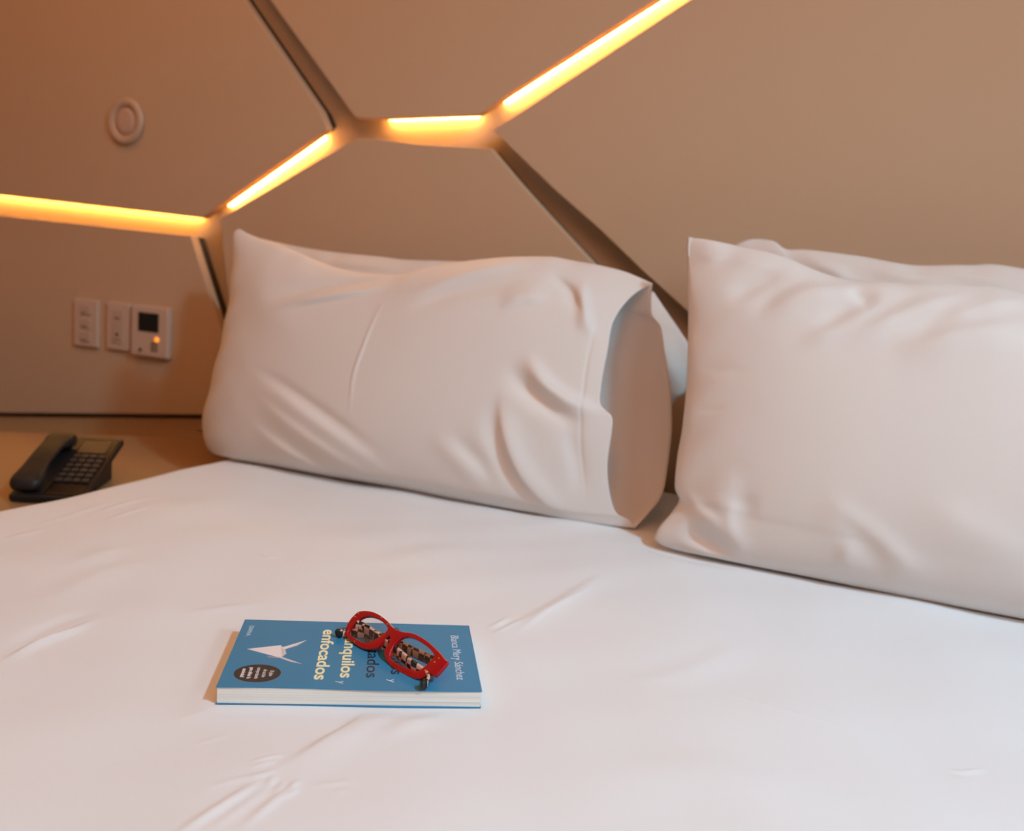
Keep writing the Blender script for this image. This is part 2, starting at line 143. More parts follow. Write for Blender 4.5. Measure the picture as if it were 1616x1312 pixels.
def sweep(name, pts, wv, w, t, m, parent, per=6, taper=None):
    """flat rounded bar along pts; wv: width direction"""
    P = catmull(pts, per); n = len(P); V = []; F = []; K = 12; wv = np.array(wv, float)
    for i in range(n):
        T = P[min(i+1, n-1)]-P[max(i-1, 0)]; T /= np.linalg.norm(T)
        a = wv-T*(wv@T); a /= np.linalg.norm(a); b = np.cross(T, a); e = i/(n-1)
        k = taper(e) if taper else 1
        for j in range(K):
            q = 2*math.pi*j/K; cx, sy = math.cos(q), math.sin(q)
            V.append(P[i]+a*(w/2*k*math.copysign(abs(cx)**.6, cx))+b*(t/2*k*math.copysign(abs(sy)**.6, sy)))
    for i in range(n-1):
        for j in range(K): F.append((i*K+j, i*K+(j+1) % K, (i+1)*K+(j+1) % K, (i+1)*K+j))
    F += [tuple(range(K)), tuple(range(n*K-1, (n-1)*K-1, -1))]
    return mesh(name, V, F, m, parent, smooth=True)
def lathe(name, prof, o, axis, m, parent=None, N=48, smooth=True):
    o = Vector(o); axis = Vector(axis).normalized(); a = axis.orthogonal().normalized(); b = axis.cross(a); V = []; F = []
    for r, h in prof:
        for j in range(N):
            q = 2*math.pi*j/N; V.append(o+axis*h+(a*math.cos(q)+b*math.sin(q))*r)
    n = len(prof)
    for i in range(n-1):
        for j in range(N): F.append((i*N+j, i*N+(j+1) % N, (i+1)*N+(j+1) % N, (i+1)*N+j))
    F += [tuple(range(N)), tuple(range(n*N-1, (n-1)*N-1, -1))]
    ob = mesh(name, V, F, m, parent, smooth=False)
    for p in ob.data.polygons: p.use_smooth = smooth and len(p.vertices) == 4
    return ob
# ------------------------------------------------------------------ materials
PANEL = mat('panel_laminate', (.60, .42, .275), .55, .3, var=(1.5, .03), bump=(300, .05, .0005))
BACKING = mat('groove_backing', (.58, .44, .32), .6, .3)
VENEER = mat('shelf_veneer', (.33, .185, .085), .5, .3, var=(3, .05))
PLINTH = mat('plinth_veneer', (.56, .33, .15), .5, .3, var=(3, .04))
PLASTER = mat('plaster', (.62, .50, .40), .8, .2, var=(2, .03), bump=(80, .1, .001))
CARPET = mat('carpet', (.22, .17, .13), .95, .1, var=(60, .2), bump=(200, .6, .004))
LINEN = mat('white_sheet_cotton', (.77, .80, .815), .75, .2, bump=(900, .12, .0004), sheen=.1)
CASE = mat('pillowcase_cotton', (.74, .68, .63), .6, .25, bump=(900, .10, .0004), sheen=.15)
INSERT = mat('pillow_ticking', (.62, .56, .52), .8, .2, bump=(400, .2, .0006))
LEDM = mat('led_diffuser', (1, .8, .5), .5, .2, emit=((1, .50, .11), 32))
PLASTIC = mat('ivory_plastic', (.62, .46, .36), .35, .4)
PLASTIC2 = mat('ivory_plastic_rocker', (.56, .40, .30), .35, .4)
DARKP = mat('grey_print', (.13, .09, .07), .6)
BLACK = mat('black_plastic', (.012, .011, .011), .42, .35)
BLACK2 = mat('black_plastic_key', (.03, .027, .026), .5, .3)
SCREEN = mat('dark_screen', (.004, .004, .004), .25, .3)
LCD = mat('phone_display', (.035, .022, .02), .3, .4)
KNOB = mat('amber_indicator', (.9, .4, .08), .4, .3, emit=((1, .32, .03), 1.1))
# ------------------------------------------------------------------ room shell
XL, XR, YB, YF, ZC = -2.6, 2.0, 1.8, -2.6, 2.8
struct(box('floor', XL-.1, XR+.1, YF-.1, YB+.1, -.1, 0, CARPET))
struct(box('ceiling', XL-.1, XR+.1, YF-.1, YB+.1, ZC, ZC+.1, PLASTER))
wall_back = struct(box('wall_back', XL-.1, XR+.1, YB, YB+.1, 0, ZC, BACKING))
struct(box('wall_left', XL-.1, XL, YF, YB, 0, ZC, PLASTER))
struct(box('wall_front', XL-.1, XR+.1, YF-.1, YF, 0, ZC, PLASTER))
def wall_with_hole():
    y0, y1, z0, z1 = -.85, .15, 1.6, 2.6
    V = []; F = []
    for a, b, c, d in ((YF, y0, 0, ZC), (y1, YB, 0, ZC), (y0, y1, 0, z0), (y0, y1, z1, ZC)):
        F += [tuple(i+len(V) for i in f) for f in BF]; V += frame_box((0, 0, 0), (1, 0, 0), (0, 1, 0), (0, 0, 1), XR, XR+.1, a, b, c, d)
    struct(mesh('wall_right', V, F, PLASTER))
    w = bpy.data.objects.new('window_1', None); COL.objects.link(w); w.location = (XR, -.35, 1.6); struct(w)
    fm = mat('window_frame_white', (.8, .8, .78), .4)
    for a, b, c, d in ((y0, y0+.04, z0, z1), (y1-.04, y1, z0, z1), (y0+.04, y1-.04, z0, z0+.04), (y0+.04, y1-.04, z1-.04, z1)):
        box('window_frame', XR+.02, XR+.08, a, b, c, d, fm, w)
    gm = mat('window_glass', (.9, .95, 1), .05); gm.node_tree.nodes['Principled BSDF'].inputs['Transmission Weight'].default_value = 1
    box('pane', XR+.045, XR+.05, y0+.04, y1-.04, z0+.04, z1-.04, gm, w)
wall_with_hole()
# headboard wall: faceted panels floating in front of the backing, grooves between
YP = 1.75
def panel(P2, lit=False):
    o = prism('panel', [(x, YP, z) for x, z in P2], (0, .025, 0), PANEL, wall_back, bevel=.0022)
    o.modifiers['bevel'].angle_limit = .9
    # added core set back from the panel edges, painted dark as the gap's shade
    n = len(P2); A = sum(P2[i][0]*P2[(i+1) % n][1]-P2[(i+1) % n][0]*P2[i][1] for i in range(n)); s = 1 if A > 0 else -1; Q = []
    P_ = [np.array(p) for p in P2]; L_ = []
    for i in range(n):
        a, c = P_[i], P_[(i+1) % n]; d = (c-a)/np.linalg.norm(c-a); m = np.array([-d[1], d[0]])*s   # inward normal
        L_.append((a+m*(.013 if lit and m[1] > .2 else .003), d))
    for i in range(n):
        (p, d), (q, e) = L_[i-1], L_[i]; cr_ = d[0]*e[1]-d[1]*e[0]
        Q.append(q if abs(cr_) < .05 else p+d*(((q-p)[0]*e[1]-(q-p)[1]*e[0])/cr_))
    prism('gap_shade_core', [(x, YP+.0252, z) for x, z in Q], (0, .0246, 0), GAPSHADE, o)
GAPSHADE = mat('gap_shade', (.05, .04, .03), .8)  # dark colour stands in for the unlit gap behind the panels
PA, PB, PC, PD = (D['pan'][k] for k in 'ABCD')
panel([(-2.59, 1.0500)]+PA[1:]+[(-2.296, 2.5), (-2.59, 2.5)], True)
panel(PB[:1]+PB[1:]+[(1.25, 2.5), (-2.26, 2.5)], True)
panel([PC[0]]+PC[1:]+[(.084, .56), (.44, .3), (1.99, .3), (1.99, 2.5), (1.34, 2.5)])
panel([(.209, .3)]+PD+[(-1.354, .3)])
panel([(-2.59, .4070), (-1.383, .5566)]+D['E'])
# plinth boards under the lower left panel, recessed behind its slanting edge
a1 = np.array([-1.793, 1.42, 0]); d2 = np.array([.343, .254, 0]); d2 /= np.linalg.norm(d2); n2 = np.array([d2[1], -d2[0], 0])
zl = lambda x: .4070+(x+2.59)*.12394
for x0, x1 in ((-2.59, -1.923), (-1.920, -1.30)):
    prism('plinth_board', [(x0, YP+.014, zl(x0)-.012), (x1, YP+.014, zl(x1)-.012), (x1, YP+.014, .05), (x0, YP+.014, .05)], (0, .03, 0), PLINTH, wall_back, bevel=.0015)
# LED tapes in the lit grooves
labels = ['glowing warm LED strip in the long groove at the left, above the switches',
          'glowing warm LED strip rising diagonally above the left pillow corner',
          'short horizontal glowing LED strip in the middle of the wall grooves',
          'glowing warm LED strip rising diagonally to the top right of the wall']
for (a, b), lb in zip(D['led'], labels):
    a = np.array(a); b = np.array(b); d = (b-a)/np.linalg.norm(b-a); u = np.array([-d[1], d[0]])
    u = u if u[1] > 0 else -u
    root = thing('led_strip', lb, 'light', (float(a[0]), YP+.04, float(a[1])), 'LED strips in the wall grooves')
    fr = ((a[0], YP+.04, a[1]), (d[0], 0, d[1]), (0, 1, 0), (u[0], 0, u[1]))
    L = float(np.linalg.norm(b-a))
    fbox('channel', fr, 0, L, -.0095, .0095, .0115, .0125, mat('aluminium', (.7, .7, .7), .35, metal=1), root)
    fbox('diffuser', fr, .002, L-.002, -.006, .0075, .002, .0113, LEDM, root, bevel=.002)
# ------------------------------------------------------------------ bed
bed = thing('bed', 'wide bed base and mattress hidden under the white sheet', 'bed', (-.15, .3, 0))
BASEF = mat('bed_base_fabric', (.25, .20, .16), .8)
box('bed_base', -1.13, .86, -.9, 1.66, .04, .26, BASEF, bed, bevel=.01)
box('mattress', -1.15, .88, -.93, 1.67, .262, .541, mat('mattress_ticking', (.7, .68, .65), .8), bed, bevel=.03, seg=4)
for x in (-1.05, .78):
    for y in (-.8, 1.55): box('leg', x-.03, x+.03, y-.03, y+.03, 0, .042, BLACK, bed)
def sheet():
    ys = np.r_[np.linspace(-.95, .40, 60)[:-1], np.linspace(.40, 1.695, 580)]
    xs = np.r_[np.linspace(-1.175, -1.0, 50)[:-1], np.linspace(-1.0, .905, 850)]
    X, Y = np.meshgrid(xs, ys, indexing='ij')
    Z = np.full_like(X, BZ)
    N = .0016*np.sin(7*X+3*Y+1)+.0012*np.sin(-5*X+11*Y)+.0009*np.sin(17*X+9*Y+2)+.0006*np.sin(23*X-19*Y)
    N += .0005*np.sin(41*X+15*Y+np.sin(9*Y)*2)+.0004*np.sin(-33*X+37*Y+np.sin(7*X)*2)
    by = D['book']; c, s = math.cos(by['yaw']), math.sin(by['yaw']); dx, dy = X-by['o'][0], Y-by['o'][1]
    bu, bv = dx*c+dy*s, -dx*s+dy*c
    q = np.maximum(np.maximum(-bu, bu-.23), np.maximum(-bv, bv-.15)); mk = sstep((q-.002)/.03)
    S = strokes(X, Y, [(p, a*(.62 if max(w1, w2) <= .006 else .85), w1, w2) for p, a, w1, w2 in D['bed']])
    Z += (N-.001+S)*mk-.0004*(1-mk)
    Z += .006*sstep((X+1.17)/.25)-.006-.0*Y
    e = np.clip((-1.12-X)/.055, 0, 1); Z -= .03*(1-np.sqrt(np.clip(1-e**2, 0, 1)))
    # hanging side
    rows = [np.stack([X, Y, Z], -1)]
    V = rows[0]
    k = 14; side = []
    for i in range(k):
        f = (i+1)/k; r = V[0].copy(); r[:, 0] -= .006*math.sin(f*1.5)+.003*np.sin(ys*14)*f; r[:, 2] -= f*.33; side.append(r)
    k2 = []
    for i in range(k):
        f = (i+1)/k; r = V[-1].copy(); r[:, 0] += .006*math.sin(f*1.5)+.003*np.sin(ys*14)*f; r[:, 2] -= f*.33; k2.append(r)
    V = np.concatenate([np.array(side[::-1]), V, np.array(k2)], 0)
    nu, nv = V.shape[:2]
    o = link_np('bed_sheet', V.reshape(-1, 3), grid_faces(nu, nv), LINEN)
    tag(o, 'smooth white cotton sheet with fine creases covering the whole bed', 'bed sheet')
sheet()
# ------------------------------------------------------------------ pillows
def pillow(key, Hf, Hb, mat_, parent=None, name='pillow', nu=300, nv=190, seed=0, shrink=None):
    d = D[key]; al = math.radians(d['al']); n = np.array([0, -math.cos(al), math.sin(al)]); t = np.array([0, math.sin(al), math.cos(al)])
    P0 = np.array([0, d['yb'], BZ])
    opened = 'back' in d
    def surf(side):
        R = d['back'] if (opened and side < 0) else d['right']
        NU, NV = (nu, nv) if side > 0 else (120, 80)
        if not opened: NU, NV = nu, nv
        T_, B_ = resample(d['top'], NU), resample(d['bot'], NU); L_, R_ = resample(d['left'], NV), resample(R, NV)
        u = np.linspace(0, 1, NU)[:, None, None]; v = np.linspace(0, 1, NV)[None, :, None]
        # top and bottom run must end at the side curves
        T_ = T_+(R_[-1]-T_[-1])*u[:, 0]**3+(L_[-1]-T_[0])*(1-u[:, 0])**3; B_ = B_+(R_[0]-B_[-1])*u[:, 0]**3+(L_[0]-B_[0])*(1-u[:, 0])**3
        # edge detail of the sides fades inwards
        c00, c10, c01, c11 = B_[0], B_[-1], T_[0], T_[-1]
        C_ = (1-v)*B_[:, None]+v*T_[:, None]
        Lx = L_-((1-v[0])*c00+v[0]*c01); Rx = R_-((1-v[0])*c10+v[0]*c11)
        C_ = C_+Lx[None]*(1-u)**1.6+Rx[None]*u**1.6
        U, Vv = np.broadcast_arrays(u[..., 0], v[..., 0])
        fu = (1-np.abs(2*U-1)**2.6)**.62
        if opened:
            r = .05/Hf if side > 0 else .05/Hb
            fu = np.where(U > .5, 1-(1-r)*(2*U-1)**2.4, fu)
        vv = Vv**.82; fv = (1-np.abs(2*vv-1)**2.3)**.62
        if opened: fv = fv*(1-U**6)+np.sin(np.pi*Vv)*U**6
        H = Hf if side > 0 else Hb
        h = H*fu*fv
        X, Y = C_[..., 0], C_[..., 1]
        edge = np.minimum(1, fu*fv*2.0)
        # small pulls at the seams
        pk = .0022*np.sin(Y*70+np.sin(X*40)*2+seed)*np.exp(-U/.05)+.002*np.sin(X*55+seed+np.sin(X*23)*2)*np.exp(-(1-Vv)/.06)
        pk += .0022*np.sin(9*X+13*Y+seed)*np.sin(11*Y-6*X+2*seed)*edge
        h = h+pk*(1 if side > 0 else .6)
        if side > 0: h = h+strokes(X, Y, d['strokes'])*np.clip(edge*1.3, .25, 1)
        if side < 0: h = -h
        if not opened:
            b = np.minimum(np.minimum(U, 1-U), np.minimum(Vv, 1-Vv)) < 1e-9; h = np.where(b, 0, h)
        if shrink:
            k, um = shrink; cx = X.mean(); cy = .22
            X = cx-.03+(X-cx)*um; Y = cy+(Y-cy)*k; h = h*.62
        P = P0+X[..., None]*np.array([1., 0, 0])+Y[..., None]*t+h[..., None]*n
        P[..., 2] = np.maximum(P[..., 2], BZ+.0012 if not shrink else BZ+.004)
        return P.reshape(-1, 3), grid_faces(NU, NV)
    Vf, Ff = surf(1); Vb, Fb = surf(-1)
    V = np.concatenate([Vf, Vb]); F = Ff+[tuple(k+len(Vf) for k in f[::-1]) for f in Fb]
    return link_np(name, V, F, mat_, parent, weld=0 if opened else 2e-5, solid=.0012 if opened and not shrink else 0)
pl = thing('pillow', 'white pillow at the left with its case end open to the right', 'pillow', (-.74, 1.40, BZ), 'pillows against the headboard')
pillow('left_front', .085, .045, CASE, pl, 'pillowcase', seed=1)
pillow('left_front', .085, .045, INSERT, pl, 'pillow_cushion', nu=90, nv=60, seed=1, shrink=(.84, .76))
tag(pillow('right_front', .085, .05, CASE, seed=4), 'plump white pillow at the right with pointed upper corner', 'pillow', 'pillows against the headboard')
tag(pillow('left_rear', .05, .05, CASE, nu=160, nv=100, seed=7), 'white pillow behind the open-ended left pillow', 'pillow', 'pillows against the headboard')
tag(pillow('right_rear', .06, .05, CASE, nu=200, nv=100, seed=9), 'white pillow behind the right front pillow, only top edge showing', 'pillow', 'pillows against the headboard')
# ------------------------------------------------------------------ nightstand, phone
ns = thing('nightstand', 'light brown angular nightstand between bed and left wall, carrying the phone', 'nightstand', (-1.6, 1.1, 0))
Bp = lambda s: tuple((a1+d2*s+(-n2)*.012)[:2])
foot = [Bp(-.95), Bp(.40), (-1.30, 1.66), (-1.235, 1.60), (-1.235, .62), (-2.0, .45), (-2.55, .45)]
prism('top', [(x, y, .476) for x, y in foot], (0, 0, .024), VENEER, ns, bevel=.0015)
body = [(-2.5, .84), Bp(.36), (-1.31, 1.62), (-1.26, 1.58), (-1.26, .66), (-2.0, .49), (-2.5, .49)]
prism('body', [(x, y, .06) for x, y in body], (0, 0, .41), VENEER, ns, bevel=.002)
fd = Vector((.74, .17, 0)).normalized(); fr = ((-2.0, .49, .0), fd, fd.cross(Vector((0, 0, 1))), (0, 0, 1))
dr = fbox('drawer', fr, .03, .72, .001, .018, .26, .45, VENEER, ns, bevel=.002)
fbox('handle', fr, .30, .46, .018, .03, .35, .36, BLACK, dr, bevel=.002)
# phone: frame along its bottom edge; x = its width, y = towards its top
yw_ = math.radians(30); fy = Vector((-math.sin(yw_), math.cos(yw_), 0)); fx = Vector((math.cos(yw_), math.sin(yw_), 0))
tilt = math.radians(14); fyt = fy*math.cos(tilt)+Vector((0, 0, math.sin(tilt))); fz = fx.cross(fyt); PL = .235; PW = .118
org = Vector((-1.31, 1.298, .5))-fx*PW-fy*PL*math.cos(tilt)
phone = thing('desk_phone', 'black desk phone with handset, screen and keypad on the nightstand', 'phone', tuple(org+fx*PW/2+fy*PL/2))
PC_ = PL*math.cos(tilt)
pf = (tuple(org+Vector((0, 0, .014))), tuple(fx), tuple(fyt), tuple(fz))
fbox('phone_body', pf, 0, PW, 0, PL, -.013, .0005, BLACK, phone, bevel=.004, seg=3)
hs = .5+.0005; q0 = org+fy*(PC_*.45); q1 = org+fy*(PC_*.86); zt0 = .514+PL*.45*math.sin(tilt)-.012; zt1 = .514+PL*.86*math.sin(tilt)-.012
mesh('stand', [Vector((p.x, p.y, z)) for z, zz in ((hs, 0),) for p in (q0+fx*.012, q0+fx*(PW-.012), q1+fx*(PW-.012), q1+fx*.012)]+[Vector((q.x, q.y, z)) for q, z in ((q0+fx*.012, zt0), (q0+fx*(PW-.012), zt0), (q1+fx*(PW-.012), zt1), (q1+fx*.012, zt1))], BF, BLACK, phone)
fbox('face_plate', pf, .052, PW-.004, .006, PL-.012, .0005, .003, SCREEN, phone, bevel=.001)
fbox('display', pf, .057, PW-.012, PL-.074, PL-.026, .003, .0045, LCD, phone, bevel=.0008)
for r in range(6):
    for c in range(4):
        x0 = .056+c*.0142; y0 = .140-r*.0185
        fbox('key', pf, x0, x0+.0115, y0, y0+.012, .0028, .0062, BLACK2, phone, bevel=.001)
# handset: an arched bar with two cups, lying lengthwise left of the keypad
def handset():
    V = []; F = []; n = 26; K = 16; o = Vector(pf[0])
    for i in range(n):
        e = i/(n-1); y = .002+e*(PL-.034)
        cup = math.exp(-((e-.1)/.13)**2)+math.exp(-((e-.9)/.13)**2)
        top = .022+.010*math.sin(math.pi*e)+.003*cup; bot = .003+.016*(1-min(1, cup*1.3)); w = .019+.006*cup
        if i in (0, n-1): w *= .6; top -= .008; bot += .003
        for j in range(K):
            q = 2*math.pi*j/K; cx, sy = math.cos(q), math.sin(q); cx = math.copysign(abs(cx)**.6, cx); sy = math.copysign(abs(sy)**.6, sy)
            V.append(o+fx*(.024+w*cx)+fyt*y+fz*((top+bot)/2+(top-bot)/2*sy))
    for i in range(n-1):
        for j in range(K): F.append((i*K+j, i*K+(j+1) % K, (i+1)*K+(j+1) % K, (i+1)*K+j))
    F += [tuple(range(K)), tuple(range(n*K-1, (n-1)*K-1, -1))]
    mesh('handset', V, F, mat('handset_black', (.016, .014, .013), .5, .3), phone, smooth=True)
handset()
# ------------------------------------------------------------------ wall devices on the lower left panel
def devframe(c): return ((c[0], YP, c[2]), (1, 0, 0), (0, 0, 1), (0, -1, 0))
def switch(p, label, kind):
    fr = devframe(p['c']); w, h = p['w']/2, p['h']/2
    t = thing('light_switch' if kind == 1 else 'wall_outlet', label, 'switch' if kind == 1 else 'outlet', fr[0])
    fbox('cover_plate', fr, -w, w, -h, h, -.0005, .009, PLASTIC, t, bevel=.003, seg=3)
    if kind == 1:
        for k in range(3):
            y = -.034+k*.034-.012
            fbox('rocker', fr, -.017, .017, y-.0+.0, y+.024, .009, .012, PLASTIC2, t, bevel=.001)
            fbox('mark', fr, -.010, .004, y+.003, y+.0055, .012, .0124, DARKP, t)
    else:
        fbox('insert', fr, -.018, .018, -.042, .042, .009, .0115, PLASTIC2, t, bevel=.001)
        fbox('mark', fr, -.008, .008, .018, .022, .0115, .0119, DARKP, t)
        lathe('socket', [(.0048, 0), (.0048, .0008), (.003, .0009)], Vector(fr[0])+Vector(fr[2])*(-.02)+Vector(fr[3])*.0115, fr[3], DARKP, t, N=16)
        fbox('mark', fr, -.012, .012, -.034, -.032, .0115, .0119, DARKP, t)
switch(D['p1'], 'beige triple rocker switch plate, leftmost of the wall controls', 1)
switch(D['p2'], 'beige plate with small socket between rocker switch and thermostat', 2)
p = D['p3']; fr = devframe(p['c']); w, h = p['w']/2, p['h']/2
th = thing('thermostat', 'wall thermostat with black screen and amber indicator below', 'thermostat', fr[0])
fbox('housing', fr, -w, w, -h, h, -.0005, .016, PLASTIC, th, bevel=.004, seg=3)
fbox('screen', fr, -.034, .030, .000, .046, .016, .0175, SCREEN, th, bevel=.001)
lathe('indicator', [(.0062, 0), (.0062, .003), (.004, .0045)], Vector(fr[0])+Vector(fr[1])*.026+Vector(fr[2])*(-.017)+Vector(fr[3])*.016, fr[3], KNOB, th, N=20)
lathe('button', [(.0045, 0), (.0045, .002), (.003, .0025)], Vector(fr[0])+Vector(fr[1])*(-.026)+Vector(fr[2])*(-.046)+Vector(fr[3])*.016, fr[3], DARKP, th, N=16)
for r in range(3):
    for c in range(2):
        fbox('key', fr, .008+c*.011, .016+c*.011, -.030-r*.008, -.0255-r*.008, .016, .0175, DARKP, th)
# round sensor on the upper left panel
so = D['sensor']
se = thing('round_sensor', 'round beige sensor disc on the upper left wall panel', 'sensor', so)
lathe('bezel', [(.055, 0), (.055, .006), (.051, .011), (.046, .012), (.036, .0095), (.0335, .006), (.0335, .003)], so, (0, -1, 0), mat('sensor_plastic', (.58, .41, .29), .35, .4), se, N=64)
lathe('grille', [(.0325, 0), (.0325, .0055), (.0295, .0085), (.02, .010), (.006, .0105)], so, (0, -1, 0), mat('sensor_plastic_centre', (.58, .40, .30), .4, .4), se, N=64)
# ------------------------------------------------------------------ book
bo = Vector(D['book']['o']); yw = D['book']['yaw']; bx_ = Vector((math.cos(yw), math.sin(yw), 0)); by_ = Vector((-math.sin(yw), math.cos(yw), 0))
BT = .0165; BW, BD = .229, .151
FB = (tuple(bo), tuple(bx_), tuple(by_), (0, 0, 1))
BLUE = mat('blue_cover', (.030, .225, .42), .45, .3, var=(14, .05))
BLUE2 = mat('blue_cover_edge', (.10, .36, .55), .4, .4)
PAPER = mat('page_edges', (.86, .85, .78), .85, .1)
nt = PAPER.node_tree; tc = nt.nodes.new('ShaderNodeTexCoord'); mp = nt.nodes.new('ShaderNodeMapping'); mp.inputs['Scale'].default_value = (3, 3, 1500)
no = nt.nodes.new('ShaderNodeTexNoise'); no.inputs['Scale'].default_value = 1; no.inputs['Detail'].default_value = 3
rp = nt.nodes.new('ShaderNodeValToRGB'); rp.color_ramp.elements[0].position = .3; rp.color_ramp.elements[0].color = (.66, .65, .60, 1); rp.color_ramp.elements[1].position = .6; rp.color_ramp.elements[1].color = (.88, .87, .80, 1)
nt.links.new(tc.outputs['Object'], mp.inputs[0]); nt.links.new(mp.outputs[0], no.inputs['Vector']); nt.links.new(no.outputs['Fac'], rp.inputs[0]); nt.links.new(rp.outputs[0], nt.nodes['Principled BSDF'].inputs['Base Color'])
book = thing('paperback_book', 'closed blue paperback lying on the white bed, crane picture on cover', 'book', tuple(bo+bx_*BW/2+by_*BD/2))
def cover(name, z0, z1, lift):
    n = 24; V = []; F = []
    for i in range(n+1):
        e = i/n; z = lift*math.sin(math.pi*e)
        for y in (0, BD):
            zz = z if y == 0 else 0
            for k in (z0, z1): V.append(bo+bx_*(BW*e)+by_*(y+.0008*math.sin(e*7))+Vector((0, 0, k+zz)))
    for i in range(n):
        a = i*4; F += [(a, a+4, a+6, a+2), (a+1, a+3, a+7, a+5), (a, a+1, a+5, a+4), (a+2, a+6, a+7, a+3)]
    F += [(0, 2, 3, 1), (n*4, n*4+1, n*4+3, n*4+2)]
    return mesh(name, V, F, BLUE, book, bevel=.0002)
cover('front_cover', BT-.0011, BT, 0)
cover('back_cover', .0002, .0010, 0)
fbox('page_block', FB, .0008, BW-.0008, .0012, BD-.001, .00105, BT-.00115, PAPER, book)
fbox('spine', FB, 0, BW, BD, BD+.0012, .0002, BT, BLUE, book, bevel=.0003)
# printed matter: thin ink layers on the cover
def ink(name, col, rough=.45): return mat(name, col, rough, .4)
CREAM, DARK, WHITE, LIGHT = ink('ink_cream', (.86, .85, .52)), ink('ink_dark', (.018, .028, .045)), ink('ink_white', (.82, .85, .88)), ink('ink_pale_blue', (.62, .74, .84))
BADGE = ink('ink_badge', (.022, .020, .026))
dg = None
def text(name, s, x, y, size, length, m, parent, z=BT+.00012, bold=0.0, off=0):
    """runs from the spine towards the fore-edge; x = baseline, y = start, size = cap height scale, length = run length"""
    c = bpy.data.curves.new(name, 'FONT'); c.body = s; c.size = size; c.extrude = .00004; c.offset = bold
    o = bpy.data.objects.new(name, c); COL.objects.link(o); bpy.context.view_layer.update()
    me = bpy.data.meshes.new_from_object(o.evaluated_get(bpy.context.evaluated_depsgraph_get()))
    bpy.data.objects.remove(o); bpy.data.curves.remove(c)
    co = np.array([v.co for v in me.vertices]); w = co[:, 0].max()-co[:, 0].min(); k = length/w; x0 = co[:, 0].min()
    off_ = Vector(book.location)
    for v in me.vertices:
        a, b = (v.co.x-x0)*k, v.co.y
        v.co = bo+bx_*(x+b)+by_*(y-a)+Vector((0, 0, z+v.co.z))-off_
    me.materials.clear(); me.materials.append(m); me.name = name
    t = bpy.data.objects.new(name, me); COL.objects.link(t); t.parent = parent; return t
text('title_text', 'enfocados', .0808, .1302, .0166, .1135, CREAM, book, bold=.00035)
text('title_text', 'tranquilos', .1032, .1302, .0166, .1085, CREAM, book, bold=.00035)
text('title_text', 'agotados', .1262, .1240, .0160, .1010, DARK, book, bold=.0001)
text('title_text', 'estresados', .1484, .1400, .0160, .1090, DARK, book, bold=.0001)
text('title_text', 'y', .1020, .0150, .0100, .0055, LIGHT, book)
text('title_text', 'y', .1465, .0205, .0100, .0065, LIGHT, book)
text('author_text', 'Blanca Mery Sánchez', .2078, .1235, .0118, .1015, LIGHT, book)
text('publisher_text', 'DIANA', .0075, .1350, .0062, .0250, LIGHT, book)
cx, cy = .0305, .0275
n = 48
bd = prism('badge', [bo+bx_*(cx+.0203*math.cos(2*math.pi*i/n))+by_*(cy+.0182*math.sin(2*math.pi*i/n))+Vector((0, 0, BT+.00004)) for i in range(n)], (0, 0, .00006), BADGE, book)
for s, xx, ln, b in (('El plan', .0425, .011, 0), ('de acción', .0366, .0155, 0), ('comprobado', .0307, .0225, 0), ('para aliviar la', .0243, .0225, .0001), ('ansiedad', .0183, .0170, .0001)):
    text('badge_text', s, xx-.0015, cy+ln/2, .0050, ln, WHITE, book, z=BT+.00016, bold=b)
cr = [np.array(p) for p in D['crane']]
FOLD = [ink('crane_paper_light', (.78, .76, .78)), ink('crane_paper_mid', (.60, .57, .60)), ink('crane_paper_dark', (.36, .34, .38))]
def poly(name, ids, m, z): return prism(name, [bo+bx_*float(p[0])+by_*float(p[1])+Vector((0, 0, BT+z)) for p in ids], (0, 0, .00004), m, book)
tip, top_, wing, nk, bk_, lw, tail, lb, un = cr
poly('crane_print', [tip, top_, (top_+lw)/2+np.array([.0, 0]), lw, lb], FOLD[0], .00004)
poly('crane_print', [top_, nk, bk_, lw, (top_+lw)/2], FOLD[1], .00005)
poly('crane_print', [top_+np.array([.001, -.006]), wing, nk], FOLD[0], .00006)
poly('crane_print', [nk, wing, (wing+nk)/2+np.array([.001, -.003])], FOLD[1], .00007)
poly('crane_print', [lb, lw, tail, (tail*.6+lb*.4)+np.array([-.001, -.0015])], FOLD[1], .00006)
poly('crane_print', [un+np.array([-.003, .003]), lb, lw-np.array([.002, .003]), un], FOLD[2], .00003)
# ------------------------------------------------------------------ eyeglasses
g = D['gl']; go, gw, gu, gn = (np.array(g[k]) for k in ('o', 'w', 'u', 'n'))
RED = mat('red_acetate', (.42, .004, .008), .18, .5, coat=.6)
STEEL = mat('hinge_steel', (.8, .8, .82), .2, metal=1)
GOLD = mat('gold_stud', (.9, .55, .25), .25, metal=1)
TORT = mat('checkered_acetate', (.1, .05, .03), .2, .5, coat=.5)
nt = TORT.node_tree; tc = nt.nodes.new('ShaderNodeTexCoord'); vo = nt.nodes.new('ShaderNodeTexChecker'); vo.inputs['Scale'].default_value = 135
nz = nt.nodes.new('ShaderNodeTexNoise'); nz.inputs['Scale'].default_value = 160; mx = nt.nodes.new('ShaderNodeMixRGB'); mx.blend_type = 'ADD'; mx.inputs[0].default_value = .002
nt.links.new(tc.outputs['Object'], nz.inputs['Vector']); nt.links.new(tc.outputs['Object'], mx.inputs[1]); nt.links.new(nz.outputs['Color'], mx.inputs[2]); nt.links.new(mx.outputs[0], vo.inputs['Vector'])
vo.inputs['Color1'].default_value = (.012, .008, .007, 1); vo.inputs['Color2'].default_value = (.72, .47, .36, 1)
nt.links.new(vo.outputs['Color'], nt.nodes['Principled BSDF'].inputs['Base Color'])
